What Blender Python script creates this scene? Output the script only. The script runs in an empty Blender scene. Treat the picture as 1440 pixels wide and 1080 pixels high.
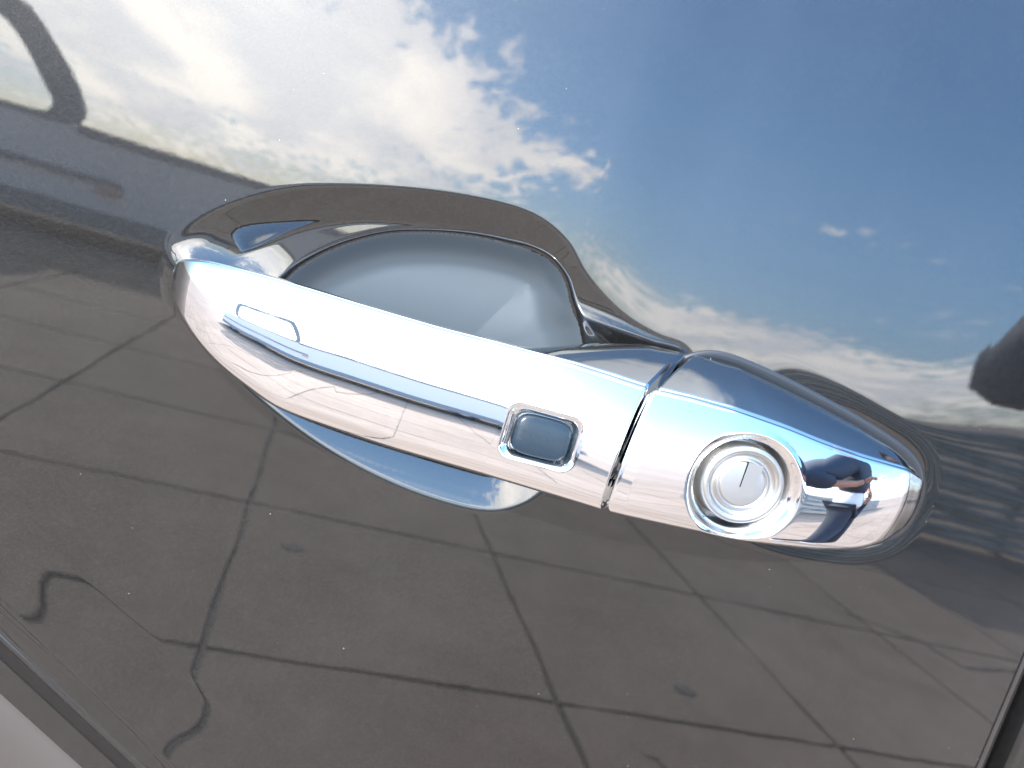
import bpy, bmesh, math, random
import numpy as np
from mathutils import Vector, Matrix
random.seed(4)
rng = np.random.default_rng(4)
S = bpy.context.scene
COL = S.collection

# ------------------------------------------------------------------ camera
HZ = 0.95                                  # height of the door handle above the ground
cam_d = bpy.data.cameras.new('camera')
cam = bpy.data.objects.new('camera', cam_d); COL.objects.link(cam)
cam_pos = Vector((-0.068409, -0.210000, 0.033042 + HZ))
RX = Vector((0.932500, -0.208155, 0.295152))
RY = Vector((0.251851, -0.210983, -0.944488))      # image down
RF = Vector((0.258872, 0.955069, -0.144318))       # view direction
M = Matrix.Identity(4)
for i in range(3):
    M[i][0] = RX[i]; M[i][1] = -RY[i]; M[i][2] = -RF[i]; M[i][3] = cam_pos[i]
cam.matrix_world = M
cam_d.sensor_width = 36; cam_d.lens = 27.0
cam_d.clip_start = 0.004; cam_d.clip_end = 3000
cam_d.dof.use_dof = True; cam_d.dof.focus_distance = 0.20; cam_d.dof.aperture_fstop = 20
S.camera = cam

# ------------------------------------------------------------------ light
SUN_AZ = -16.0     # degrees, from straight out of the door (-Y) towards +X
SUN_EL = 29.0
sd = bpy.data.lights.new('sun', 'SUN'); sd.energy = 4.8; sd.angle = math.radians(0.6); sd.color = (1.0, .95, .88)
sun = bpy.data.objects.new('sun', sd); COL.objects.link(sun)
sv = Vector((math.sin(math.radians(SUN_AZ)) * math.cos(math.radians(SUN_EL)),
             -math.cos(math.radians(SUN_AZ)) * math.cos(math.radians(SUN_EL)), math.sin(math.radians(SUN_EL))))
sun.rotation_euler = sv.to_track_quat('Z', 'Y').to_euler()
S.view_settings.view_transform = 'Standard'; S.view_settings.look = 'None'
S.view_settings.exposure = 1.0; S.view_settings.gamma = 1.0

world = bpy.data.worlds.new('World'); S.world = world; world.use_nodes = True
NT = world.node_tree; NT.nodes.clear()

class G:
    """small expression helper over a node tree"""
    def __init__(s, nt): s.nt = nt
    def n(s, t, **kw):
        nd = s.nt.nodes.new(t)
        for k, v in kw.items(): setattr(nd, k, v)
        return nd
    def put(s, sock, v):
        if hasattr(v, 'is_output') or isinstance(v, bpy.types.NodeSocket): s.nt.links.new(v, sock)
        else: sock.default_value = v
    def m(s, op, a, b=0.0, c=0.0, clamp=False):
        nd = s.n('ShaderNodeMath', operation=op, use_clamp=clamp)
        s.put(nd.inputs[0], a); s.put(nd.inputs[1], b); s.put(nd.inputs[2], c)
        return nd.outputs[0]
    def vm(s, op, a, b=(0, 0, 0)):
        nd = s.n('ShaderNodeVectorMath', operation=op)
        s.put(nd.inputs[0], a); s.put(nd.inputs[1], b)
        return nd.outputs[0]
    def comb(s, x, y, z=0.0):
        nd = s.n('ShaderNodeCombineXYZ')
        for i, v in enumerate((x, y, z)): s.put(nd.inputs[i], v)
        return nd.outputs[0]
    def noise(s, vec, scale, detail=4, rough=.5, dist=0.0, lac=2.0):
        nd = s.n('ShaderNodeTexNoise'); s.put(nd.inputs['Vector'], vec)
        nd.inputs['Scale'].default_value = scale; nd.inputs['Detail'].default_value = detail
        nd.inputs['Roughness'].default_value = rough; nd.inputs['Distortion'].default_value = dist
        nd.inputs['Lacunarity'].default_value = lac
        return nd.outputs[0]
    def remap(s, v, a, b, c=0.0, d=1.0, smooth=True):
        nd = s.n('ShaderNodeMapRange', interpolation_type='SMOOTHSTEP' if smooth else 'LINEAR')
        s.put(nd.inputs[0], v)
        for i, x in zip((1, 2, 3, 4), (a, b, c, d)): s.put(nd.inputs[i], x)
        return nd.outputs[0]
    def mix(s, f, a, b):
        nd = s.n('ShaderNodeMix', data_type='RGBA')
        s.put(nd.inputs[0], f)
        s.put(nd.inputs[6], a if not isinstance(a, tuple) else (*a[:3], 1)); s.put(nd.inputs[7], b if not isinstance(b, tuple) else (*b[:3], 1))
        return nd.outputs[2]

g = G(NT)
sky = g.n('ShaderNodeTexSky', sky_type='NISHITA')
sky.sun_disc = False
sky.sun_elevation = math.radians(SUN_EL)
sky.sun_rotation = math.radians(180 - SUN_AZ)      # Nishita: 0 = +Y, turning towards +X
sky.altitude = 300; sky.air_density = 1.15; sky.dust_density = 0.5; sky.ozone_density = 2.2
tc = g.n('ShaderNodeTexCoord'); D = tc.outputs['Generated']
sep = g.n('ShaderNodeSeparateXYZ'); g.put(sep.inputs[0], D)
dx, dy, dz = sep.outputs
zc = g.m('MAXIMUM', dz, 0.0)
inv = g.m('ADD', zc, 0.10)
px_, py_ = g.m('DIVIDE', dx, inv), g.m('DIVIDE', dy, inv)
P2 = g.comb(px_, py_, 0.0)
az = g.m('MULTIPLY', g.m('ARCTAN2', dx, g.m('MULTIPLY', dy, -1.0)), 57.2958)
el = g.m('MULTIPLY', g.m('ARCSINE', dz), 57.2958)
def gauss(a, e, sa, se, amp):
    u = g.m('DIVIDE', g.m('SUBTRACT', az, a), sa); v = g.m('DIVIDE', g.m('SUBTRACT', el, e), se)
    r = g.m('ADD', g.m('MULTIPLY', u, u), g.m('MULTIPLY', v, v))
    return g.m('MULTIPLY', g.m('EXPONENT', g.m('MULTIPLY', r, -1.0)), amp)
def addall(l):
    r = l[0]
    for x in l[1:]: r = g.m('ADD', r, x)
    return r
cover = addall([gauss(-14, 7, 17, 9, .37), gauss(-24, 27, 24, 20, .62), gauss(10, 60, 60, 14, .8), gauss(4, 8, 10, 6, .36), gauss(15.5, 8.3, 5, 1.4, .27), gauss(34, 9.0, 6, .8, .25),
                gauss(33, 2.0, 18, 2.8, .45), gauss(70, 5, 24, 8, .30),
                g.m('MULTIPLY', g.m('MULTIPLY', g.remap(dy, .0, .9), .4), g.m('EXPONENT', g.m('MULTIPLY', g.m('POWER', g.m('DIVIDE', g.m('SUBTRACT', el, 8.0), 12.0), 2.0), -1.0)))])
n1 = g.noise(g.vm('MULTIPLY', P2, (1.0, .8, 1.0)), 1.25, 9, .62, .35)
n2 = g.noise(g.vm('MULTIPLY', P2, (1.0, .36, 1.0)), 10.5, 6, .55, .5)
dens = g.m('ADD', g.m('ADD', g.m('MULTIPLY', n1, .42), g.m('MULTIPLY', n2, .84)), cover)
alpha = g.remap(dens, .85, 1.05)
thin = g.remap(dens, .95, 1.30)
shade = g.noise(g.vm('MULTIPLY', P2, (1.0, .4, 1.0)), 1.3, 5, .55, .3)
glow = addall([gauss(SUN_AZ, SUN_EL, 30, 26, 1.0), gauss(-4, 8, 16, 8, .30)])
cl_lit = g.mix(g.remap(shade, .40, .62), (.76, .79, .84), (1.08, 1.05, 1.0))
cl_col = g.mix(g.remap(glow, .0, 1.0, 0, 1, False), g.vm('MULTIPLY', cl_lit, (1.15, 1.15, 1.18)), g.vm('MULTIPLY', cl_lit, (2.6, 2.5, 2.4)))
CLOUD_K = 16.0
cl_col = g.vm('MULTIPLY', cl_col, (CLOUD_K,) * 3)
hz = g.remap(el, 0.0, 16.0)
skycol = g.vm('MULTIPLY', sky.outputs[0], g.mix(hz, (1.05, 1.36, 2.05), (1.17, 1.56, 1.98)))
skycol = g.vm('MULTIPLY', skycol, g.mix(g.remap(el, 18.0, 75.0), (1.0, 1.0, 1.0), (3.2, 2.6, 1.9)))
mixc = g.mix(g.m('MULTIPLY', alpha, .93), skycol, cl_col)
bg = g.n('ShaderNodeBackground'); g.put(bg.inputs[0], mixc); bg.inputs[1].default_value = 0.15
out = g.n('ShaderNodeOutputWorld'); NT.links.new(bg.outputs[0], out.inputs[0])

# ------------------------------------------------------------------ helpers
def tag(o, label=None, cat=None, group=None, kind=None):
    if label: o['label'] = label
    if cat: o['category'] = cat
    if group: o['group'] = group
    if kind: o['kind'] = kind
    return o
def empty(name, loc, label, cat, group=None):
    o = bpy.data.objects.new(name, None); COL.objects.link(o); o.location = loc; o.empty_display_size = .1
    return tag(o, label, cat, group)
def link(name, me, mat, parent=None, smooth=True):
    o = bpy.data.objects.new(name, me); COL.objects.link(o)
    for m_ in (mat if isinstance(mat, (list, tuple)) else [mat]): me.materials.append(m_)
    if smooth: me.shade_smooth()
    if parent is not None:
        o.parent = parent
        # meshes are written in world metres: keep them there
        o.matrix_parent_inverse = Matrix.Translation(-Vector(parent_world(parent)))
    return o
def parent_world(p):
    v = Vector(p.location) if p.type == 'EMPTY' else Vector((0, 0, 0))
    return v if p.parent is None or p.type != 'EMPTY' else v
def mesh_np(name, verts, quads):
    verts = np.ascontiguousarray(verts, dtype=np.float32); quads = np.ascontiguousarray(quads, dtype=np.int32)
    me = bpy.data.meshes.new(name)
    me.vertices.add(len(verts)); me.vertices.foreach_set('co', verts.ravel())
    k = quads.shape[1]
    me.loops.add(quads.size); me.loops.foreach_set('vertex_index', quads.ravel())
    me.polygons.add(len(quads)); me.polygons.foreach_set('loop_start', np.arange(0, quads.size, k, dtype=np.int32))
    me.update(calc_edges=True); me.validate()
    return me
def mesh_py(name, verts, faces):
    me = bpy.data.meshes.new(name); me.from_pydata([tuple(map(float, v)) for v in verts], [], faces); me.update()
    bm = bmesh.new(); bm.from_mesh(me); bmesh.ops.recalc_face_normals(bm, faces=bm.faces); bm.to_mesh(me); bm.free()
    return me
LEAN = 0.0
def PW(u, v, w):
    """door-panel millimetres (u along the car, v up the panel, w outwards) -> world metres"""
    u = np.asarray(u, float) / 1000; v = np.asarray(v, float) / 1000; w = np.asarray(w, float) / 1000
    u, v, w = np.broadcast_arrays(u, v, w)
    return np.stack([u, v * math.sin(LEAN) - w * math.cos(LEAN), HZ + v * math.cos(LEAN) + w * math.sin(LEAN)], -1)
def grid_faces(nr, nc, closed=False, flip=False):
    r = np.arange(nr - 1)[:, None]; c = np.arange(nc if closed else nc - 1)[None, :]
    a = r * nc + c; b = r * nc + (c + 1) % nc; d = (r + 1) * nc + c; e = (r + 1) * nc + (c + 1) % nc
    q = np.stack([a, b, e, d], -1).reshape(-1, 4)
    return q[:, ::-1] if flip else q
def pchip(x, y, xi):
    x = np.asarray(x, float); y = np.asarray(y, float); xi = np.asarray(xi, float)
    h = np.diff(x); dl = np.diff(y) / h
    m = np.zeros(len(x)); m[0], m[-1] = dl[0], dl[-1]
    for i in range(1, len(x) - 1):
        if dl[i - 1] * dl[i] > 0:
            w1, w2 = 2 * h[i] + h[i - 1], h[i] + 2 * h[i - 1]
            m[i] = (w1 + w2) / (w1 / dl[i - 1] + w2 / dl[i])
    k = np.clip(np.searchsorted(x, xi) - 1, 0, len(x) - 2)
    t = (xi - x[k]) / h[k]
    return ((2*t**3-3*t**2+1)*y[k] + (t**3-2*t**2+t)*h[k]*m[k] + (-2*t**3+3*t**2)*y[k+1] + (t**3-t**2)*h[k]*m[k+1])
def catmull_closed(pts, k=12):
    P = np.array(pts, float); n = len(P); o = []
    for i in range(n):
        p0, p1, p2, p3 = P[i-1], P[i], P[(i+1) % n], P[(i+2) % n]
        for t in np.arange(k) / k:
            o.append(.5*((2*p1)+(-p0+p2)*t+(2*p0-5*p1+4*p2-p3)*t*t+(-p0+3*p1-3*p2+p3)*t**3))
    return np.array(o)
def sdist(px, py, poly):
    """signed distance to a closed polygon, positive inside"""
    A = poly; B = np.roll(poly, -1, 0)
    d2 = np.full(px.shape, 1e9); ins = np.zeros(px.shape, bool)
    for (ax, ay), (bx, by) in zip(A, B):
        ex, ey = bx - ax, by - ay
        t = np.clip(((px - ax) * ex + (py - ay) * ey) / (ex * ex + ey * ey + 1e-12), 0, 1)
        d2 = np.minimum(d2, (px - ax - t * ex) ** 2 + (py - ay - t * ey) ** 2)
        c = ((ay > py) != (by > py)) & (px < (bx - ax) * (py - ay) / (by - ay + 1e-12) + ax)
        ins ^= c
    return np.where(ins, 1, -1) * np.sqrt(d2)
def sstep(x, a, b):
    t = np.clip((x - a) / (b - a), 0, 1); return t * t * (3 - 2 * t)

# ------------------------------------------------------------------ materials
def mat(name):
    m_ = bpy.data.materials.new(name); m_.use_nodes = True
    nt = m_.node_tree; b = nt.nodes['Principled BSDF']; return m_, G(nt), b
def simple(name, col, rough=.5, metal=0.0, ior=1.5, bump=None, var=0.0):
    m_, q, b = mat(name)
    b.inputs['Roughness'].default_value = rough; b.inputs['Metallic'].default_value = metal; b.inputs['IOR'].default_value = ior
    t = q.n('ShaderNodeTexCoord').outputs['Object']
    if var:
        nz = q.noise(t, 6.0, 5, .6)
        q.put(b.inputs['Base Color'], q.mix(q.remap(nz, .3, .7), tuple(c * (1 - var) for c in col), tuple(min(1, c * (1 + var)) for c in col)))
    else: b.inputs['Base Color'].default_value = (*col, 1)
    if bump:
        bn = q.n('ShaderNodeBump'); bn.inputs['Strength'].default_value = 1.0; bn.inputs['Distance'].default_value = bump[1]
        q.put(bn.inputs['Height'], q.noise(t, bump[0], 3, .55)); q.nt.links.new(bn.outputs[0], b.inputs['Normal'])
    return m_
def paint_mat(name, dust=1.0, peel=1.0):
    m_, q, b = mat(name)
    t = q.n('ShaderNodeTexCoord').outputs['Object']
    vo = q.n('ShaderNodeTexVoronoi', feature='F1'); q.put(vo.inputs['Vector'], t); vo.inputs['Scale'].default_value = 330
    cr = q.n('ShaderNodeSeparateColor'); q.put(cr.inputs[0], vo.outputs['Color'])
    rad = q.m('MULTIPLY', q.m('POWER', cr.outputs[0], 3.0), .055)
    speck = q.m('MULTIPLY', q.m('LESS_THAN', vo.outputs['Distance'], rad), q.m('GREATER_THAN', cr.outputs[1], 1.0 - .22 * dust))
    film = q.remap(q.noise(t, 9.0, 6, .65), .35, .75, .002, .006)
    wn = q.n('ShaderNodeTexVoronoi', feature='F1'); q.put(wn.inputs['Vector'], t); wn.inputs['Scale'].default_value = 2600
    wc = q.n('ShaderNodeSeparateColor'); q.put(wc.inputs[0], wn.outputs['Color'])
    film = q.m('ADD', film, q.m('MULTIPLY', q.m('POWER', wc.outputs[0], 3.0), .006))
    colr = q.mix(speck, q.comb(film, q.m('MULTIPLY', film, 1.0), q.m('MULTIPLY', film, 1.05)), (.24, .24, .23))
    q.put(b.inputs['Base Color'], colr)
    b.inputs['IOR'].default_value = 1.82
    q.put(b.inputs['Roughness'], q.m('ADD', q.m('MULTIPLY', speck, .5), .02))
    b1 = q.n('ShaderNodeBump'); b1.inputs['Strength'].default_value = 1.0; b1.inputs['Distance'].default_value = 1.7e-6 * peel
    q.put(b1.inputs['Height'], q.noise(t, 300.0, 2, .5))
    b2 = q.n('ShaderNodeBump'); b2.inputs['Strength'].default_value = 1.0; b2.inputs['Distance'].default_value = 6.0e-6 * peel
    q.put(b2.inputs['Height'], q.noise(t, 60.0, 1, .5)); q.nt.links.new(b1.outputs[0], b2.inputs['Normal'])
    q.nt.links.new(b2.outputs[0], b.inputs['Normal'])
    # broad weak gloss imitating veiling glare as a dust sheen, patchy with wipe marks
    gl = q.n('ShaderNodeBsdfGlossy'); gl.inputs['Roughness'].default_value = .38
    wipe = q.noise(q.vm('MULTIPLY', t, (9.0, 9.0, 60.0)), 1.0, 4, .6)
    f = q.m('MULTIPLY', q.m('ADD', .8, q.m('MULTIPLY', wc.outputs[1], .4)), q.remap(q.m('ADD', q.m('MULTIPLY', q.noise(t, 14.0, 5, .65), .6), q.m('MULTIPLY', wipe, .4)), .3, .72, .8 * VEIL, 1.2 * VEIL))
    q.put(gl.inputs['Color'], q.comb(f, q.m('MULTIPLY', f, .985), q.m('MULTIPLY', f, .96)))
    ad = q.n('ShaderNodeAddShader'); q.nt.links.new(b.outputs[0], ad.inputs[0]); q.nt.links.new(gl.outputs[0], ad.inputs[1])
    q.nt.links.new(ad.outputs[0], q.nt.nodes['Material Output'].inputs[0])
    return m_
VEIL = .0135
M_PAINT = paint_mat('black_car_paint')
def chrome_mat():
    m_, q, b = mat('chrome_plating')
    t = q.n('ShaderNodeTexCoord').outputs['Object']
    b.inputs['Metallic'].default_value = 1.0
    b.inputs['Base Color'].default_value = (.86, .86, .86, 1)
    sm = q.m('ADD', q.remap(q.noise(t, 40.0, 6, .7), .42, .8, .014, .07), q.remap(q.noise(q.vm('MULTIPLY', t, (60.0, 300.0, 500.0)), 1.0, 3, .6), .58, .8, 0, .05))
    q.put(b.inputs['Roughness'], sm)
    return m_
M_CHROME = chrome_mat()
M_CHROMED = simple('dark_chrome_body', (.56, .60, .63), .06, 1.0)
M_SATIN = simple('satin_lock_metal', (.50, .50, .495), .36, 1.0, bump=(900, 2e-6))
M_FACE = simple('satin_lock_face', (.46, .46, .47), .45, 1.0, bump=(1500, 4e-6))
M_RUBBER = simple('black_rubber', (.018, .022, .028), .32, bump=(1500, 4e-6))
M_BUTTON = simple('dark_blue_grey_button_rubber', (.012, .022, .034), .25, ior=1.42, bump=(900, 4e-5))
M_PLASTIC = simple('dark_gap_plastic', (.05, .065, .08), .35)
M_HOLLOW = simple('shut_gap_black', (.004, .004, .004), .9, ior=1.02)
def concrete():
    m_, q, b = mat('pale_concrete')
    geo = q.n('ShaderNodeNewGeometry').outputs['Position']
    a = q.noise(geo, .7, 6, .65); c = q.noise(geo, 5.0, 7, .7); d = q.noise(geo, 60.0, 3, .6)
    oi = q.n('ShaderNodeObjectInfo').outputs['Random']
    v = q.m('ADD', q.m('ADD', q.m('MULTIPLY', a, .42), q.m('MULTIPLY', c, .38)), q.m('ADD', q.m('MULTIPLY', d, .16), q.m('MULTIPLY', oi, .06)))
    q.put(b.inputs['Base Color'], q.mix(q.remap(v, .34, .70), (.20, .148, .110), (.32, .243, .186)))
    b.inputs['Roughness'].default_value = .9
    bn = q.n('ShaderNodeBump'); bn.inputs['Strength'].default_value = .4; bn.inputs['Distance'].default_value = .004
    q.put(bn.inputs['Height'], c); q.nt.links.new(bn.outputs[0], b.inputs['Normal'])
    return m_
M_CONC = concrete()
def far_concrete():
    m_, q, b = mat('far_concrete_with_joints')
    geo = q.n('ShaderNodeNewGeometry').outputs['Position']
    a = q.noise(geo, .15, 7, .65); c = q.noise(geo, 3.0, 6, .7)
    sp = q.n('ShaderNodeSeparateXYZ'); q.put(sp.inputs[0], geo)
    def jl(co, off, p):
        f = q.m('FRACT', q.m('DIVIDE', q.m('SUBTRACT', co, off), p))
        return q.m('LESS_THAN', q.m('MINIMUM', f, q.m('SUBTRACT', 1.0, f)), .011)
    j = q.m('MAXIMUM', jl(sp.outputs[0], -.12, SX), jl(sp.outputs[1], -1.41, SY))
    v = q.m('ADD', q.m('MULTIPLY', a, .6), q.m('MULTIPLY', c, .4))
    col = q.mix(q.remap(v, .34, .68), (.22, .164, .124), (.33, .252, .195))
    q.put(b.inputs['Base Color'], q.mix(j, col, (.06, .055, .05)))
    b.inputs['Roughness'].default_value = .9
    return m_
SX, SY = .845, .88
M_FARC = far_concrete()
M_TAR = simple('black_tar_joint', (.06, .055, .05), .7, bump=(40, .004))
M_STAIN = simple('dark_oil_stain', (.15, .128, .11), .8, var=.3)

# ------------------------------------------------------------------ ground
X0, Y0 = -.12, -1.41
NXa, NXb, NYa = -7, 8, -8            # slab index range
xa, xb = X0 + NXa * SX, X0 + NXb * SX
ya, yb = Y0 + NYa * SY, Y0 + 2 * SY + .0
R_ = 1500.0
gv, gf, gm = [], [], []
def gq(x0, y0, x1, y1, z, mi):
    k = len(gv); gv.extend([(x0, y0, z), (x1, y0, z), (x1, y1, z), (x0, y1, z)]); gf.append((k, k+1, k+2, k+3)); gm.append(mi)
gq(-R_, -R_, R_, ya, 0, 0); gq(-R_, yb, R_, R_, 0, 0); gq(-R_, ya, xa, yb, 0, 0); gq(xb, ya, R_, yb, 0, 0)
gq(xa - .05, ya - .05, xb + .05, yb + .05, -.012, 1)
me = mesh_py('ground', gv, gf)
for p, i in zip(me.polygons, gm): p.material_index = i
for p in me.polygons:
    if p.normal.z < 0: p.flip()
ground = link('ground', me, [M_FARC, M_TAR], smooth=False); tag(ground, kind='structure', label='pale concrete lot with dark sealed joints')
def slab_mesh():
    bm = bmesh.new()
    n = 10; pts = []
    for s in range(4):
        for i in range(n):
            t = i / n
            x, y = [(t, 0), (1, t), (1 - t, 1), (0, 1 - t)][s]
            j = .008 + .004 * math.sin(7 * t + s * 2) + random.uniform(-.003, .003)
            cx, cy = (x - .5) * SX, (y - .5) * SY
            nx, ny = [(0, 1), (-1, 0), (0, -1), (1, 0)][s]
            if i == 0: pts.append((cx + (.009 if x < .5 else -.009), cy + (.009 if y < .5 else -.009)))
            else: pts.append((cx + nx * j, cy + ny * j))
    top = [bm.verts.new((x, y, 0)) for x, y in pts]; bot = [bm.verts.new((x, y, -.03)) for x, y in pts]
    bm.faces.new(top)
    for i in range(len(pts)): bm.faces.new((bot[i], bot[(i+1) % len(pts)], top[(i+1) % len(pts)], top[i]))
    me = bpy.data.meshes.new('slab'); bmesh.ops.recalc_face_normals(bm, faces=bm.faces); bm.to_mesh(me); bm.free()
    me.materials.append(M_CONC); return me
slabs = [slab_mesh() for _ in range(4)]
for ix in range(NXa, NXb):
    for iy in range(NYa, 2):
        o = bpy.data.objects.new('slab', slabs[(ix * 3 + iy * 5) % 4]); COL.objects.link(o); o.parent = ground
        o.location = (X0 + (ix + .5) * SX, Y0 + (iy + .5) * SY, 0); o.rotation_euler[2] = math.pi * ((ix + iy) % 2)
def blob(x, y, rx, ry):
    k = 18; vs = [(x + rx * math.cos(a) * random.uniform(.75, 1.15), y + ry * math.sin(a) * random.uniform(.75, 1.15), .003) for a in np.linspace(0, 2*math.pi, k, endpoint=False)]
    return mesh_py('oil_stain', vs, [tuple(range(k))])
for x, y, r in ((.04, -2.01, .026), (1.16, -1.57, .026)):
    me = blob(x, y, r * 1.3, r)
    for p in me.polygons:
        if p.normal.z < 0: p.flip()
    link('oil_stain', me, M_STAIN, ground, smooth=False)
def crack(pts, wd):
    P = np.array(pts); n = 40; t = np.linspace(0, len(P) - 1, n)
    x = np.interp(t, range(len(P)), P[:, 0]) + rng.normal(0, .008, n); y = np.interp(t, range(len(P)), P[:, 1]) + rng.normal(0, .008, n)
    d = np.gradient(np.stack([x, y], 1), axis=0); d /= np.linalg.norm(d, axis=1)[:, None]
    w = wd * (.6 + .5 * rng.random(n)); w[0] = w[-1] = .0004
    L = np.stack([x - d[:, 1] * w, y + d[:, 0] * w, np.full(n, .003)], 1); Rr = np.stack([x + d[:, 1] * w, y - d[:, 0] * w, np.full(n, .003)], 1)
    me = mesh_np('crack', np.stack([L, Rr], 1).reshape(-1, 3), grid_faces(n, 2))
    for p in me.polygons:
        if p.normal.z < 0: p.flip()
    link('crack', me, M_TAR, ground, smooth=False)
crack([(2.35, -2.45), (2.64, -2.3), (2.7, -2.11), (3.11, -2.19), (3.5, -2.1)], .006)
crack([(.9, -1.25), (1.1, -1.05), (1.05, -.8), (1.3, -.6)], .004)

# ------------------------------------------------------------------ the car: door skin with the handle cup
car = empty('car', (0, .35, 0), 'black car seen close up at its chrome front door handle', 'car')
CUP = catmull_closed([(-107.5, 5.6), (-107.9, 14.7), (-99.7, 25.2), (-86.2, 34.7), (-71.3, 40.5), (-49.9, 46.1), (-30.7, 49.0), (-18.1, 48.7), (-8.0, 44.7),
       (-1.1, 38.6), (5.2, 34.4), (11.5, 31.2), (18.5, 28.8), (27, 27.2), (36, 26.4), (41, 20), (38, 5), (26, -9), (14.0, -21), (5.0, -32.5), (-5.8, -38.1), (-21.1, -38.6), (-40.9, -35.6),
       (-60.6, -29.4), (-80.4, -19.6), (-95.8, -8.5), (-104.5, -1)], 8)
GK = catmull_closed([(26, 12.0), (33, 18), (39, 23.4), (46, 26.1), (55, 26.4), (70, 24.9), (85, 22.5), (100, 19.8), (115, 16.4), (125, 13.2), (131.5, 8.8), (134.8, 1.4), (134.4, -8), (130.0, -15.6), (121, -20.2), (108, -22.3),
      (90, -23.4), (60, -24.2), (36, -24.2), (30, -12), (28, 5)], 10)
BOWL = catmull_closed([(-72.4, 23.2), (-62.8, 30.4), (-52.4, 35.4), (-37.5, 39.4), (-23.4, 41.0), (-12.0, 40.4), (-4.3, 36), (1.2, 28.5), (6.0, 22.7), (9.5, 14), (10, 0),
       (4, -14), (-7, -22), (-22, -25), (-40, -23), (-60, -18), (-76, -9), (-83, 3), (-80, 14)], 10)
def axis(segs):
    o = []
    for a, b, st in segs: o.append(np.arange(a, b, st))
    return np.concatenate(o + [[segs[-1][1]]])
UU = axis([(-330, -160, 6), (-160, -116, .8), (-116, 26, .32), (26, 160, .8), (160, 226, 2.0)])
VV = axis([(-205, -165, 3), (-165, -60, .7), (-60, -48, 1.0), (-48, 54, .32), (54, 90, 2), (90, 260, 8)])
def skin_w(U, V):
    s = sdist(U, V, CUP)
    wid = 9.8 + 6 * sstep(-U, 60, 105) + 5 * sstep(-V, 8, 34)
    xs = np.arange(0, 60.01, .05)
    slope = .31 * sstep(xs, -.1, 1.7) - .325 * sstep(xs, 8.4, 10.6)
    dep = np.concatenate([[0], np.cumsum(.5 * (slope[1:] + slope[:-1]) * .05)])
    w = -np.interp(np.clip(s * 9.8 / wid, 0, 60), xs, dep) * (wid / 9.8) ** .5
    # the deep bowl has an outline of its own inside that dished rim
    s2 = sdist(U, V, BOWL)
    slope = 1.15 * sstep(xs, 0, 3.2) - 1.02 * sstep(xs, 4, 14)
    dep = np.concatenate([[0], np.cumsum(.5 * (slope[1:] + slope[:-1]) * .05)])
    w -= np.interp(s2, xs, dep)
    # swelling at the front end that carries the grip
    w += 3.2 * np.exp(-(((U + 97) / 15) ** 2 + ((V - 6) / 8) ** 2)) * sstep(s, -1, 7)
    # shallow dished seat around the lock cover
    dg = -sdist(U, V, GK)
    w -= .17 * (8.0 - np.clip(dg, 0, 8)) ** 2 / 16.0 * sstep(U, 60, 105)
    # lower body: the surface sweeps out towards a slanting crease
    dc = (U + 127.4) * -.625 + (V + 91.4) * -.781
    es = np.arange(0, 60, .1); sl_ = .034 * sstep(es, 0, 3) * (1 - sstep(es, 7, 21))
    w -= np.interp(dc + 23, es, np.cumsum(sl_) * .1)
    # faint swell of the panel above the lock cover
    vs_ = np.arange(0, 120, .25); rv = np.cumsum(sstep(vs_, 18, 26) * (1 - sstep(vs_, 42, 78))) * .25
    w -= .025 * sstep(U, -5, 28) * (1 - sstep(U, 100, 185)) * np.interp(V, vs_, rv)
    w -= 6.0 * sstep(dc, .2, 3.0)
    return w, s2
from math import hypot
U_, V_ = np.meshgrid(UU, VV)
Wk, Sk = skin_w(U_, V_)
# rear shut line: the skin stops there and folds in
shut_u = lambda v: 212.0 + 0.018 * (-54 - v)
verts = PW(U_.ravel(), V_.ravel(), Wk.ravel())
# shear the last columns so that the edge follows the shut line
k = (U_ - 140) / (226 - 140)
U2 = np.where(U_ > 140, 140 + np.clip(k, 0, 1) * (shut_u(V_) - 140), U_)
edge = np.where(k > .985, -16.0, 0); edge2 = np.where((k > .95) & (k <= .985), -.6, 0)
verts = PW(U2.ravel(), V_.ravel(), (Wk + edge + edge2).ravel())
F_ = grid_faces(len(VV), len(UU)); sc_ = Sk.ravel()[F_].min(1)
inside = sc_ > 2.0
door = link('door_skin', mesh_np('door_skin', verts, F_[~inside]), M_PAINT, car)
M_BOWL_TINT = simple('satin_bowl_glare_tint', (.055, .072, .088), .34, ior=1.7)  # satin tone lightened to imitate the glare haze in the bowl
used = np.unique(F_[inside]); rm_ = np.zeros(len(verts), int); rm_[used] = np.arange(len(used))
lin = link('cup_bowl', mesh_np('cup_bowl', verts[used], rm_[F_[inside]]), M_BOWL_TINT, car); lin['label'] = 'dark satin bowl of the handle cup, toned for glare haze'
# rear quarter panel behind the gap, and a black sheet standing in for the gap's shade
v2 = np.arange(-205, 261, 6.0)
prof_u = np.array([0, .6, 2, 6, 20, 60, 140, 260.]); prof_w = np.array([-15, -1.4, -.3, 0, 0, 0, -.4, -2.0])
su = shut_u(v2)
Ug = su[:, None] + 10.8 + prof_u[None, :]; Vg = np.repeat(v2[:, None], len(prof_u), 1); Wg = np.repeat(prof_w[None, :], len(v2), 0)
link('rear_quarter_panel', mesh_np('rear_quarter_panel', PW(Ug.ravel(), Vg.ravel(), Wg.ravel()), grid_faces(len(v2), len(prof_u))), M_PAINT, car)
gu = np.array([-8, 22.0]); Ug = su[:, None] + gu[None, :]
link('shut_gap_shade', mesh_np('shut_gap_shade', PW(Ug.ravel(), np.repeat(v2, 2), np.full(len(v2) * 2, -15)), grid_faces(len(v2), 2)), M_HOLLOW, car)

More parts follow.
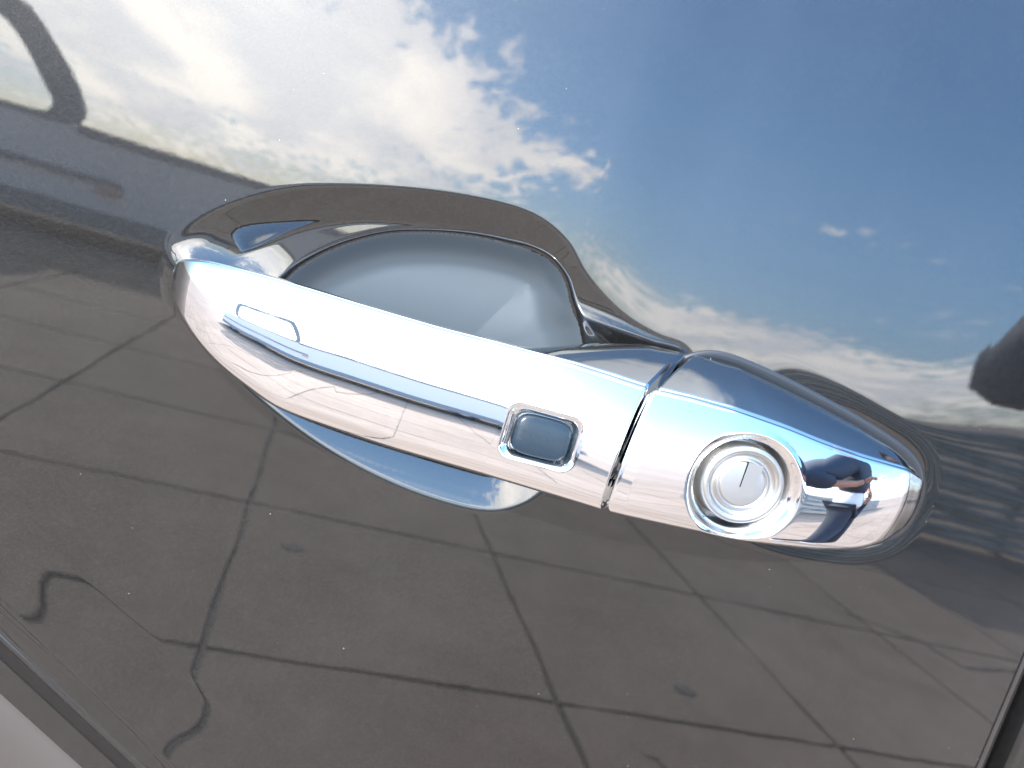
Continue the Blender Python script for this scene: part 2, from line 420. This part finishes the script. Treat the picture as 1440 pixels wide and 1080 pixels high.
# lower lip and moulding, lofted along the crease
def along(name, sec, m_, label=None):
    ts = np.linspace(-1.2, 3.2, 60); sd_ = np.array([p[0] for p in sec]); sw_ = np.array([p[1] for p in sec])
    Um = -127.4 + 42.9 * ts[:, None] - .625 * sd_[None, :]; Vm = -91.4 - 34.3 * ts[:, None] - .781 * sd_[None, :]; Wm = np.repeat(sw_[None, :], len(ts), 0)
    o = link(name, mesh_np(name, PW(Um.ravel(), Vm.ravel(), Wm.ravel()), grid_faces(len(ts), len(sd_), flip=True)), m_, car)
    if label: o['label'] = label
    return o
along('lower_lip', [(.7, -1.05), (1.4, -1.0), (3, -1.05), (5.6, -1.2), (6.1, -1.15), (6.5, -.98), (6.85, -.84), (7.2, -.84), (7.6, -1.05), (8.0, -1.6), (8.6, -2.5), (10, -3.4), (13, -5.2), (16, -7), (20, -9)], M_PAINT)
along('side_moulding', [(20.4, -10.5), (20.9, -8), (21.9, -6.4), (24, -5.4), (28, -4.8), (38, -4.2), (45, -6), (47, -10)],
      simple('pale_matte_moulding', (.036, .031, .029), .7, .0, bump=(300, 3e-5), var=.12), 'pale matte moulding strip along the lower body')  # matte warm tone with slight mottling

# ------------------------------------------------------------------ handle lofts
# stations: u, vT, wT, vB   (mm)
PULL = np.array([
 (-104.6, 7.4, 3.2, 6.4), (-104.0, 9.0, 6.0, 4.4), (-102.3, 10.9, 9.8, 1.6), (-99.4, 12.2, 13.4, -1.3), (-95.2, 13.1, 16.5, -4.6), (-89.8, 13.5, 18.7, -8.2),
 (-82.0, 13.8, 20.5, -12.0), (-70.4, 13.9, 22.7, -15.9), (-57.7, 13.8, 24.2, -17.1), (-43, 13.8, 25.6, -18.0), (-24.4, 14.3, 26.5, -18.7),
 (-8, 14.5, 26.9, -19.4), (5, 14.1, 27.0, -20.0), (13, 13.8, 27.0, -20.4)])
LOCK = np.array([
 (16.2, 13.9, 26.9, -20.5), (28, 14.3, 26.7, -20.5), (38, 14.3, 26.5, -20.5), (58.8, 13.4, 25.6, -20.3), (75, 11.9, 24.4, -19.4), (88.7, 11.0, 22.6, -18.4),
 (100, 10.7, 20.0, -17.0), (111, 10.3, 16.2, -14.6), (119, 8.9, 12.4, -11.6), (125.5, 7.2, 9.0, -8.0), (129.0, 5.4, 6.0, -4.2), (130.8, 2.6, 4.0, -.6), (131.2, 1.4, 3.4, 1.0)])
NQ = 110
RT = 1.3
def theta_keys(u):
    """face angle (deg, up from the panel normal) along the front face at fractions of its height"""
    f = sstep(u, -45, 20)
    a = np.interp(u, [-107, -60, -20, 20, 60, 135], [14, 11, 12, 18, 18, 19]); b = np.interp(u, [-107, -60, -20, 20, 60, 110, 135], [-4, -2, -2, -1, -4, -9, -14])
    return a, b
def section(u, vT, wT, vB):
    a, b = theta_keys(u)
    H = max(vT - vB, .3)
    rt = min(RT, H * .12)
    # arc length parametrisation: top bead (angle 95 -> a), face (a -> b), lower roll (b -> -100)
    roll = .17
    q = np.concatenate([np.linspace(0, .07, 14, endpoint=False), np.linspace(.07, 1 - roll, 62, endpoint=False), np.linspace(1 - roll, 1, NQ - 76)])
    th = np.where(q < .07, 0, 0.0).astype(float)
    t1 = q / .07; t2 = (q - .07) / (1 - roll - .07); t3 = (q - 1 + roll) / roll
    th = np.where(q < .07, 78 + (a - 78) * np.clip(t1, 0, 1) ** .8, np.where(q < 1 - roll, a + (b - a) * t2, b + (-98 - b) * np.clip(t3, 0, 1) ** 1.5))
    thr = np.radians(th)
    dq = np.diff(q); tm = .5 * (thr[1:] + thr[:-1])
    # bead is short: compress its arc
    wgt = np.where(q[1:] <= .07, .75, 1.0)
    dv = np.concatenate([[0], np.cumsum(-np.cos(tm) * dq * wgt)]); dw = np.concatenate([[0], np.cumsum(np.sin(tm) * dq * wgt)])
    L = H / -dv.min()
    return vT + dv * L, wT + dw * L, thr
def smooth_stations(ST, us_n, pw0, pw1):
    """resample control stations with extra density at both ends"""
    idx = np.arange(len(ST)); t = np.linspace(0, 1, us_n)
    cum = np.concatenate([[0], np.cumsum(np.linalg.norm(np.diff(ST[:, :4] * [1, 1, .6, 1], axis=0), axis=1))]); cum /= cum[-1]
    return np.stack([pchip(cum, ST[:, i], t) for i in range(4)], 1)
def chrome_surface(ST, n, shear_side, cut, recess):
    st = smooth_stations(ST, n, 0, 0)
    Us, Vs, Ws, Th = [], [], [], []
    for u, vT, wT, vB in st:
        v, w, th = section(u, vT, wT, vB)
        if shear_side > 0: kk = sstep(np.array(u), -30, cut)
        else: kk = 1 - sstep(np.array(u), cut, 50)
        uu = u + kk * (30.5 - w) * .80
        Us.append(uu + 0 * v); Vs.append(v); Ws.append(w); Th.append(th)
    # rounded cut edge: three more rings shrunk inwards
    def extra(i, sgn):
        rings = []
        for du, ins in ((.35, .08), (.62, .35), (.8, .8), (.8, 2.2)):
            rings.append((Us[i] + sgn * du, Vs[i] - ins * np.sin(Th[i]), Ws[i] - ins * np.cos(Th[i]), Th[i]))
        return rings
    if shear_side > 0:
        for r in extra(-1, 1): Us.append(r[0]); Vs.append(r[1]); Ws.append(r[2])
    else:
        ex_ = extra(0, -1)
        for r in ex_: Us.insert(0, r[0]); Vs.insert(0, r[1]); Ws.insert(0, r[2])
    U, V, W = np.array(Us), np.array(Vs), np.array(Ws)
    if recess: W = recess(U, V, W)
    return U, V, W
def rrect(U, V, cx, cy, hx, hy, r):
    qx = np.abs(U - cx) - hx + r; qy = np.abs(V - cy) - hy + r
    return r - (np.hypot(np.maximum(qx, 0), np.maximum(qy, 0)) + np.minimum(np.maximum(qx, qy), 0))   # >0 inside
BTN = (-7.6, -5.6)
def pull_recess(U, V, W):
    s = rrect(U, V, BTN[0] - .8, BTN[1] + .3, 10.2, 7.0, 3.4)
    s2 = rrect(U, V, BTN[0], BTN[1], 8.1, 5.7, 2.6)
    front = W > 23
    W = W - np.where(front, 1.3 * sstep(s, 0, 2.2) + 2.8 * sstep(s2, -.5, .9), 0)
    return W
LK = (52.4, -4.9); LKW = 28.2
def lock_recess(U, V, W):
    r = np.hypot(U - LK[0], (V - LK[1]) / .87)
    front = W > 18
    # flattened seat, then a rolled collar dropping into the well
    seat = LKW + .8
    k = 1 - sstep(r, 15.6, 19.2)
    W2 = W * (1 - k) + (seat) * k
    W2 = W2 - 1.6 * (1 - sstep(r, 15.2, 17.2)) - 6.5 * (1 - sstep(r, 13.3, 14.9))
    return np.where(front, W2, W)
# pull grip
pull = link('pull_handle', bpy.data.meshes.new('tmp'), M_PAINT, car)
Uc, Vc, Wc = chrome_surface(PULL, 330, 1, 13, pull_recess)
def chrome_obj(name, U, V, W, parent, label):
    o = link(name, mesh_np(name, PW(U.ravel(), V.ravel(), W.ravel()), grid_faces(U.shape[0], U.shape[1], flip=False)), M_CHROME, parent)
    o['label'] = label; return o
cc = chrome_obj('chrome_cover', Uc, Vc, Wc, pull, 'mirror chrome face of the pull grip')

def K_point(u, vT, wT):
    """back edge of the painted upper surface"""
    f = sstep(u, -22, 6)
    kv = (vT - 1.5) * (1 - f) + np.interp(u, [6, 20, 54, 70, 85, 100, 116, 124, 130, 133], [23.4, 24.7, 24.9, 22.9, 20.6, 18.0, 14.2, 11.2, 8.2, 1.6]) * f
    kw = max(wT - 11, 1.0) * (1 - f) + 1.5 * f
    return kv, kw
def body_surface(ST, n, side, cut):
    st = smooth_stations(ST, n, 0, 0); U, V, W = [], [], []
    for u, vT, wT, vB in st:
        kv, kw = K_point(u, vT, wT)
        sg = .5 if vT - vB > 4 else .05
        p0 = np.array([vT - 1.0 * sg * 2, wT - .9]); p1 = np.array([vT + .1, wT - .75]); pk = np.array([kv, kw])
        top = [p0, p1]
        for t in np.linspace(.06, 1, 14):
            q = p1 * (1 - t) + pk * t; nrm = np.array([pk[1] - p1[1], -(pk[0] - p1[0])]); nrm = -nrm / (np.linalg.norm(nrm) + 1e-6)
            bulge = 1.0 * math.sin(math.pi * t) * min(1, np.linalg.norm(pk - p1) / 15)
            top.append(q + nrm * bulge)
        bw = max(kw - 1.5, -3) if u > -15 else kw - 1.0
        back = [pk + (-.8, -.9), np.array([(vT + vB) / 2, bw - .5]), np.array([vB + 2.2, max(wT - 9, bw)]), np.array([vB + 1.0, max(wT - 5, bw)]), np.array([vB + 1.8, wT + .0]), np.array([(vT + vB) / 2, wT + 1.0])]
        pts = np.array(top + back)
        kk = sstep(np.array(u), -30, cut) if side > 0 else 1 - sstep(np.array(u), cut, 50)
        U.append(u + kk * (30.5 - np.clip(pts[:, 1], 0, 40)) * .8); V.append(pts[:, 0]); W.append(pts[:, 1])
    return np.array(U), np.array(V), np.array(W)
def close_ends(n_r, n_c):
    return [tuple(range(n_c))[::-1], tuple(range((n_r - 1) * n_c, n_r * n_c))]
def body_mesh(name, U, V, W):
    f = [tuple(map(int, q)) for q in grid_faces(U.shape[0], U.shape[1], closed=True)] + close_ends(*U.shape)
    me = mesh_py(name, PW(U.ravel(), V.ravel(), W.ravel()), f)
    return me
U, V, W = body_surface(PULL, 150, 1, 13)
me = body_mesh('pull_handle', U, V, W); me.materials.append(M_CHROMED); me.shade_smooth(); pull.data = me
pull['label'] = 'darker chrome body of the pull grip'
# lock cover
lockc = link('lock_cover', bpy.data.meshes.new('tmp'), M_PAINT, car)
U, V, W = body_surface(LOCK, 150, -1, 15.6)
# leave room for the lock well
r = np.hypot(U - LK[0], V - LK[1]); W = np.where((r < 24) & (W > 14) & (V < 10.5), np.minimum(W, 16), W)
me = body_mesh('lock_cover', U, V, W); me.materials.append(M_CHROMED); me.shade_smooth(); lockc.data = me
lockc['label'] = 'darker chrome body of the lock cover'
Uc, Vc, Wc = chrome_surface(LOCK, 330, -1, 15.6, lock_recess)
chrome_obj('chrome_cap', Uc, Vc, Wc, lockc, 'mirror chrome face around the key lock')

# sensor button
def button_mesh():
    bm = bmesh.new(); rings = []
    k = 40
    for inset, w in ((0, -3), (0, .6), (.25, 1.05), (.8, 1.3), (2.0, 1.45), (4.5, 1.5)):
        ring = []
        for i in range(k):
            a = 2 * math.pi * i / k
            ca, sa = math.cos(a), math.sin(a); p = 4.2
            rr = (abs(ca) ** p + abs(sa) ** p) ** (-1 / p)
            ring.append(((7.5 - inset) * rr * ca, (5.2 - inset) * rr * sa, w))
        rings.append(ring)
    V = [PW(BTN[0] + x, BTN[1] + y, 28.3 + w + (-.10 * y)) for r in rings for x, y, w in r]
    f = []
    for r in range(len(rings) - 1):
        for i in range(k): f.append((r*k+i, r*k+(i+1) % k, (r+1)*k+(i+1) % k, (r+1)*k+i))
    f.append(tuple((len(rings)-1)*k + i for i in range(k)))
    return mesh_py('sensor_button', V, f)
b_ = link('sensor_button', button_mesh(), M_BUTTON, pull); b_['label'] = 'dark blue grey rounded lock button set in the chrome'
# lock cylinder (lathe)
def lathe(name, prof, cx, cy, w0, k=96, tilt=0.0):
    V = []
    for r_, h in prof:
        for i in range(k):
            a = 2 * math.pi * i / k
            x, y = r_ * math.cos(a), r_ * math.sin(a)
            V.append(PW(cx + x, cy + y * .87, w0 + h + y * tilt))
    f = [tuple(map(int, q)) for q in grid_faces(len(prof), k, closed=True)]
    f.append(tuple((len(prof)-1)*k + i for i in range(k)))
    return mesh_py(name, V, f)
cyl = link('lock_cylinder', lathe('lock_cylinder', [(13.2, -7), (12.9, -5.5), (12.7, -.6), (12.45, .1), (11.9, .45), (11.2, .5), (10.75, .35), (10.3, -.2), (9.9, -1.0), (9.1, -1.25), (8.5, -1.1),
      (8.1, -.5), (7.75, -.32), (7.45, -.4), (7.3, -.75), (7.15, -.75), (7.0, -.42), (6.6, -.38), (.3, -.38)], LK[0] + .1, LK[1], LKW - .6, tilt=-.02), M_SATIN, lockc)
cyl['label'] = 'round satin key lock cylinder'
def bar_box(name, u0, u1, v0, v1, w0, w1, mat_, parent, bev=.2):
    bm = bmesh.new()
    c = [(u0, v0), (u1, v0), (u1, v1), (u0, v1)]
    lo = [bm.verts.new(tuple(PW(a, b, w0))) for a, b in c]; hi = [bm.verts.new(tuple(PW(a, b, w1))) for a, b in c]
    bm.faces.new(lo[::-1]); bm.faces.new(hi)
    for i in range(4): bm.faces.new((lo[i], lo[(i+1) % 4], hi[(i+1) % 4], hi[i]))
    bmesh.ops.bevel(bm, geom=list(bm.edges), offset=bev / 1000, segments=2, affect='EDGES')
    bmesh.ops.recalc_face_normals(bm, faces=bm.faces)
    me = bpy.data.meshes.new(name); bm.to_mesh(me); bm.free()
    return link(name, me, mat_, parent, smooth=False)
wf = LKW - .98
# key slot: thin dark outline with a raised shutter leaf
bar_box('key_slot', LK[0] - .7, LK[0] + 3.6, LK[1] - 5.1, LK[1] + 6.3, wf - .5, wf + .02, M_HOLLOW, lockc, .01)
bar_box('key_shutter', LK[0] - .48, LK[0] + 4.4, LK[1] - 4.35, LK[1] + 6.4, wf - .4, wf + .07, M_SATIN, lockc, .06)

# rubber gasket round the lock cover
def sweep(path, sec, name):
    P = np.array(path); n = len(P); T = np.roll(P, -1, 0) - np.roll(P, 1, 0); T /= np.linalg.norm(T, axis=1)[:, None]
    N = np.stack([T[:, 1], -T[:, 0]], 1)
    c = P.mean(0); N *= np.sign(((P - c) * N).sum(1))[:, None]
    V = []
    for i in range(n):
        for o_, w_ in sec: V.append(PW(P[i, 0] + N[i, 0] * o_, P[i, 1] + N[i, 1] * o_, w_))
    m_ = len(sec); f = []
    for i in range(n):
        j = (i + 1) % n
        for k in range(m_ - 1): f.append((i*m_+k, i*m_+k+1, j*m_+k+1, j*m_+k))
    return mesh_py(name, V, f)
link('gasket', sweep(GK, [(-4.5, -.4), (-1.6, .0), (-1.2, .2), (-.2, .5), (.5, .5), (1.0, .2), (1.3, -.3), (1.35, -1.4)], 'gasket'), M_RUBBER, car)
# dark inner wall seen through the cut between grip and lock cover
bar_box('gap_filler', 14, 24, -17, 14, 6, 18, M_PLASTIC, car, .5)
# body behind (sill, inner door) so the skin is not an empty sheet
def wbox(name, x0, y0, z0, x1, y1, z1, mat_, parent, bev=.01):
    bm = bmesh.new(); bmesh.ops.create_cube(bm, size=1)
    for v in bm.verts: v.co = Vector(((x0+x1)/2 + v.co.x*(x1-x0), (y0+y1)/2 + v.co.y*(y1-y0), (z0+z1)/2 + v.co.z*(z1-z0)))
    if bev: bmesh.ops.bevel(bm, geom=list(bm.edges), offset=bev, segments=2, affect='EDGES')
    me = bpy.data.meshes.new(name); bm.to_mesh(me); bm.free()
    return link(name, me, mat_, parent, smooth=False)
wbox('inner_door', -.33, .07, .70, .50, .12, 1.18, M_HOLLOW, car)

# ------------------------------------------------------------------ pickup parked across the lot (seen mirrored)
M_SILVER = simple('silver_grey_truck_paint', (.88, .83, .78), .5, 0.0)
M_TRIM = simple('dark_truck_trim', (.26, .28, .29), .5)
M_TYRE = simple('tyre_rubber', (.02, .02, .02), .8)
M_RIM = simple('alloy_rim', (.5, .5, .52), .3, 1.0)
M_RED = simple('red_tail_lens', (.5, .08, .06), .2)
mg, q, b = mat('window_glass'); b.inputs['Transmission Weight'].default_value = 1.0; b.inputs['Roughness'].default_value = 0.0; b.inputs['IOR'].default_value = 1.1; b.inputs['Base Color'].default_value = (.93, .96, .96, 1)
M_GLASS = mg
TY = -5.7
truck = empty('pickup_truck', (-1.5, TY - .9, 0), 'silver grey pickup truck parked across the lot, mirrored in the black paint', 'pickup truck')
def prism(name, outline, y0, y1, mat_, parent, bev=.0, smooth=False):
    """outline in the x-z plane extruded along y"""
    bm = bmesh.new(); a = [bm.verts.new((x, y0, z)) for x, z in outline]; c = [bm.verts.new((x, y1, z)) for x, z in outline]
    n = len(outline); bm.faces.new(a); bm.faces.new(c[::-1])
    for i in range(n): bm.faces.new((a[i], c[i], c[(i+1) % n], a[(i+1) % n]))
    bmesh.ops.recalc_face_normals(bm, faces=bm.faces)
    if bev: bmesh.ops.bevel(bm, geom=[e for e in bm.edges if len(e.link_faces) == 2 and e.calc_face_angle(0) > .5], offset=bev, segments=3, affect='EDGES')
    me = bpy.data.meshes.new(name); bm.to_mesh(me); bm.free(); return link(name, me, mat_, parent, smooth)
def arch(cx, r, z0=.32, n=12, rev=False):
    return [(cx + r * math.cos(a), z0 + r * math.sin(a)) for a in np.linspace(math.pi if not rev else 0, 0 if not rev else math.pi, n)]
XB = 1.65
wh = (-3.9, .62)
bodyo = [(-5.0, .20), (XB, .20), (XB + .02, .99), (-1.84, 1.0), (-4.9, .98)]
prism('body', bodyo, TY - 1.75, TY, M_SILVER, truck, .03)
prism('lower_cladding', [(-4.98, .17), (XB - .02, .17), (XB - .02, .34), (-4.98, .34)], TY - 1.74, TY + .02, M_TRIM, truck, .01)
prism('belt_rail', [(-1.86, .955), (XB + .02, .955), (XB + .02, 1.005), (-1.86, 1.02)], TY - 1.76, TY + .012, M_TRIM, truck, .008)
prism('side_trim', [(-4.8, .575), (-1.55, .575), (-1.50, .60), (-1.55, .635), (-4.8, .635)], TY, TY + .03, M_TRIM, truck, .006)
# cab side frames with an open window (outer outline minus the opening), one on each side
def smooth_poly(pts, k=6): return [tuple(p) for p in catmull_closed(pts, k)]
def frame(name, outer, inner, y0, y1, mat_, parent):
    n = len(outer); assert len(inner) == n
    V = []; 
    for y in (y0, y1):
        V += [(x, y, z) for x, z in outer] + [(x, y, z) for x, z in inner]
    f = []
    for i in range(n):
        j = (i + 1) % n
        f += [(i, j, n+j, n+i), (2*n+i, 3*n+i, 3*n+j, 2*n+j), (i, 2*n+i, 2*n+j, j), (n+i, n+j, 3*n+j, 3*n+i)]
    return link(name, mesh_py(name, V, f), mat_, parent, smooth=False)
outer = [(-3.75, 1.60), (-3.2, 1.67), (-2.55, 1.68), (-2.30, 1.65), (-2.1, 1.48), (-1.92, 1.27), (-1.84, 1.12), (-1.85, 1.04), (-1.95, .995), (-2.6, .98), (-3.6, .98), (-3.85, 1.15)]
inner = [(-3.6, 1.50), (-3.2, 1.555), (-2.6, 1.56), (-2.42, 1.53), (-2.28, 1.42), (-2.14, 1.25), (-2.05, 1.13), (-2.045, 1.07), (-2.13, 1.03), (-2.6, 1.02), (-3.5, 1.02), (-3.65, 1.15)]
so, si = smooth_poly(outer), smooth_poly(inner)
for y0, y1 in ((TY - .06, TY - .01),):
    fr = frame('cab_side_frame', so, si, y0, y1, M_TRIM, truck)
    gl = link('side_window', mesh_py('side_window', [(x, (y0+y1)/2, z) for x, z in si], [tuple(range(len(si)))]), M_GLASS, truck, False)
prism('roof', [(-3.7, 1.63), (-3.2, 1.69), (-2.55, 1.70), (-2.32, 1.665), (-2.36, 1.62), (-3.6, 1.58)], TY - .30, TY - .05, M_SILVER, truck, .01)
def cyl_y(name, cx, cy, cz, r_, w_, mat_, parent, k=32):
    V = []; 
    for y in (cy - w_/2, cy + w_/2):
        for rr in (r_, ): V += [(cx + rr*math.cos(2*math.pi*i/k), y, cz + rr*math.sin(2*math.pi*i/k)) for i in range(k)]
    f = [(i, (i+1) % k, k+(i+1) % k, k+i) for i in range(k)] + [tuple(range(k)), tuple(range(k, 2*k))]
    return link(name, mesh_py(name, V, f), mat_, parent, smooth=False)
for cx in wh:
    for cy in (TY - .14, TY - 1.6):
        w_ = cyl_y('wheel', cx, cy, .34, .34, .22, M_TYRE, truck)
        rm = cyl_y('rim', cx, cy, .34, .21, .235, M_RIM, w_)
wbox('tail_light', XB - .02, TY - .16, .62, XB + .035, TY - .01, .88, M_RED, truck, .01)
wbox('bumper', XB, TY - 1.7, .36, XB + .12, TY - .05, .52, M_TRIM, truck, .02)
link('marker_lamp', mesh_py('marker_lamp', [(x, TY + .045, z) for x, z in [(-1.68, .50), (-1.52, .50), (-1.50, .58), (-1.66, .59)]] + [(x, TY - .01, z) for x, z in [(-1.68, .50), (-1.52, .50), (-1.50, .58), (-1.66, .59)]],
     [(0, 1, 2, 3), (4, 5, 6, 7), (0, 1, 5, 4), (1, 2, 6, 5), (2, 3, 7, 6), (3, 0, 4, 7)]), simple('pale_amber_lens', (.62, .45, .40), .3), truck, False)

for ch in [o_ for o_ in truck.children] + [q_ for o_ in truck.children for q_ in o_.children]:
    if ch.name.split('.')[0] in ('wheel', 'rim'):
        c0 = sum(v.co.x for v in ch.data.vertices) / len(ch.data.vertices)
        for v in ch.data.vertices: v.co.x += c0 * .35; v.co.y -= 2.0
    else:
        for v in ch.data.vertices:
            v.co.x *= 1.35; v.co.y -= 2.0
            if v.co.z > .95: v.co.z = .95 + (v.co.z - .95) * 1.35
truck.location = (-2.0, TY - 2.9, 0)
for ch in truck.children: ch.matrix_parent_inverse = Matrix.Translation(-Vector(truck.location))
# ------------------------------------------------------------------ photographer leaning in from the right (mirrored in paint and chrome)
M_JKT, q, b = mat('black_ribbed_jersey')
b.inputs['Base Color'].default_value = (.015, .026, .050, 1); b.inputs['Roughness'].default_value = .7
M_SHIRT = simple('white_cotton', (.72, .75, .80), .8, var=.06)
M_JEAN = simple('dark_navy_denim', (.028, .036, .055), .85, var=.25)
M_SKIN = simple('brown_skin', (.34, .17, .115), .5, var=.12)
M_SHOE = simple('white_trainer', (.70, .69, .66), .6)
M_CAP = simple('navy_cap_cloth', (.02, .05, .13), .8)
M_HAIR = simple('black_hair', (.015, .012, .012), .6)
person = empty('person', (1.34, -.70, 0), 'person in dark blue jersey, white undershirt and dark jeans, mirrored in the chrome', 'person')
def skin_obj(name, verts, edges, radii, mat_, parent, sub=2, root=0):
    me = bpy.data.meshes.new(name); me.from_pydata(verts, edges, []); me.update()
    o = link(name, me, mat_, parent, smooth=False)
    md = o.modifiers.new('skin', 'SKIN'); md.use_smooth_shade = True
    for i, r_ in enumerate(radii):
        sv_ = me.skin_vertices[0].data[i]; sv_.radius = r_ if isinstance(r_, tuple) else (r_, r_); sv_.use_root = (i == root)
    o.modifiers.new('sub', 'SUBSURF').levels = sub; o.modifiers['sub'].render_levels = sub
    return o
PX, PY = 1.34, -.70
def sh(p): return (p[0] + PX, p[1] + PY, p[2])
# body: one continuous figure of skin, clothes over it; right forearm bent back to the hip, left elbow out
bv = [(0, 0, .92), (0, .01, 1.12), (-.01, .04, 1.32), (-.02, .07, 1.44), (-.03, .10, 1.50),
      (-.17, .05, 1.32), (-.49, -.02, 1.04), (-.20, .20, 1.12),
      (.18, .04, 1.34), (.36, .02, 1.10), (.17, .16, .99),
      (-.09, 0, .84), (-.11, .04, .47), (-.14, .0, .09), (.10, 0, .84), (.13, .02, .47), (.17, -.04, .09), (-.15, .12, .05), (.19, .09, .05)]
be = [(0,1),(1,2),(2,3),(3,4),(2,5),(5,6),(6,7),(2,8),(8,9),(9,10),(0,11),(11,12),(12,13),(0,14),(14,15),(15,16),(13,17),(16,18)]
br = [.12,.11,.13,.055,.05,.055,.04,.026,.06,.044,.028,.085,.055,.04,.085,.055,.04,.03,.03]
def so_(name, v, e, r, m_): return skin_obj(name, [sh(p) for p in v], e, r, m_, person)
so_('body', bv, be, br, M_SKIN)
so_('head', [(-.03, .09, 1.52), (-.04, .11, 1.59), (-.045, .12, 1.65), (-.045, .12, 1.69)], [(0,1),(1,2),(2,3)], [(.06,.055), (.075,.085), (.08,.092), (.058,.065)], M_SKIN)
so_('hair', [(-.03, .07, 1.62), (-.04, .09, 1.68), (-.045, .115, 1.72)], [(0,1),(1,2)], [.07, .088, .06], M_HAIR)
so_('nose', [(-.05, .20, 1.62), (-.05, .222, 1.605)], [(0,1)], [.012, .014], M_SKIN)
so_('jersey', [(0, 0, .99), (0, .01, 1.13), (-.01, .04, 1.30), (-.02, .06, 1.41), (-.18, .05, 1.31), (-.49, -.02, 1.06), (.19, .04, 1.33), (.31, .025, 1.17), (-.36, .08, 1.08)],
    [(0,1),(1,2),(2,3),(2,4),(4,5),(2,6),(6,7),(5,8)], [(.19,.155), (.185,.15), (.19,.15), .08, .09, .105, .095, .075, .085], M_JKT)
so_('undershirt', [(0, 0, .84), (0, .0, .95), (0, .0, 1.08)], [(0,1),(1,2)], [(.19,.155), (.185,.15), (.16,.13)], M_SHIRT)
so_('trousers', [(0, 0, .93), (-.09, 0, .83), (-.11, .04, .47), (-.14, .0, .11), (.10, 0, .83), (.13, .02, .47), (.17, -.04, .11)],
    [(0,1),(1,2),(2,3),(0,4),(4,5),(5,6)], [(.15,.12), .105, .078, .06, .105, .078, .06], M_JEAN)
for x, y in ((-.145, 0), (.18, -.04)):
    so_('shoe', [(x, y - .05, .055), (x - .003, y + .05, .05), (x - .006, y + .14, .04), (x - .006, y + .20, .035)], [(0,1),(1,2),(2,3)], [(.042,.05), (.048,.045), (.05,.036), (.035,.026)], M_SHOE)
def hand(name, w_, d_, up_):
    w_ = Vector(w_); d_ = Vector(d_).normalized(); up_ = Vector(up_).normalized(); sd_ = d_.cross(up_)
    vs, es, rs = [w_, w_ + d_ * .045, w_ + d_ * .085], [(0,1),(1,2)], [.026, (.036, .02), (.038, .017)]
    for k, (off, ln_) in enumerate(((-.03, .055), (-.01, .07), (.01, .075), (.03, .062))):
        p = 2
        for j, (f_, c_) in enumerate(((.4, .0), (.75, .012), (1.0, .03))):
            vs.append(w_ + d_ * (.085 + ln_ * f_) + sd_ * off - up_ * c_); es.append((p, len(vs) - 1)); rs.append((.0095, .0088, .0075)[j]); p = len(vs) - 1
    p = 1
    for j, (f_, o_) in enumerate(((.03, -.045), (.06, -.058), (.085, -.055))):
        vs.append(w_ + d_ * f_ + sd_ * o_); es.append((p, len(vs) - 1)); rs.append((.012, .0105, .009)[j]); p = len(vs) - 1
    skin_obj(name, [tuple(v) for v in vs], es, rs, M_SKIN, person)
hand('hand', sh((-.20, .20, 1.12)), (.5, .6, .25), (.3, .1, 1))
hand('hand', sh((.17, .16, .99)), (-.9, .1, -.35), (0, 1, .1))

# low boarded barrier along the edge of the lot
M_BOARD = simple('weathered_grey_green_board', (.25, .27, .26), .6, var=.18)
fence = empty('low_barrier', (6.5, -4.3, 0), 'low grey green barrier of horizontal boards along the edge of the lot', 'barrier')
nb = 16; bh = .0565
for i in range(nb):
    z0 = .03 + i * bh; n = 46; xs_ = np.linspace(3.0, 15.5, n)
    wz = .010 * np.sin(xs_ * 2.1 + i * 1.7) + .006 * np.sin(xs_ * 5.3 + i); wy = .012 * np.sin(xs_ * 1.3 + 2 * i)
    prof = [(-.02, .004), (.028, .006), (.040, bh * .45), (.030, bh - .007), (-.02, bh - .005)]
    V = np.array([[(x, -4.3 + a + wy[k], z0 + c + wz[k]) for a, c in prof] for k, x in enumerate(xs_)])
    me = mesh_py('board', V.reshape(-1, 3), [tuple(map(int, q_)) for q_ in grid_faces(n, len(prof), closed=True)] + close_ends(n, len(prof)))
    link('board', me, M_BOARD, fence, smooth=False)
for x in np.arange(3.0, 15.6, 2.2):
    wbox('post', x - .05, -4.40, 0, x + .05, -4.335, .96, M_TRIM, fence, .005)
wbox('end_post', 2.86, -4.42, 0, 2.98, -4.24, .93, M_TRIM, fence, .01)
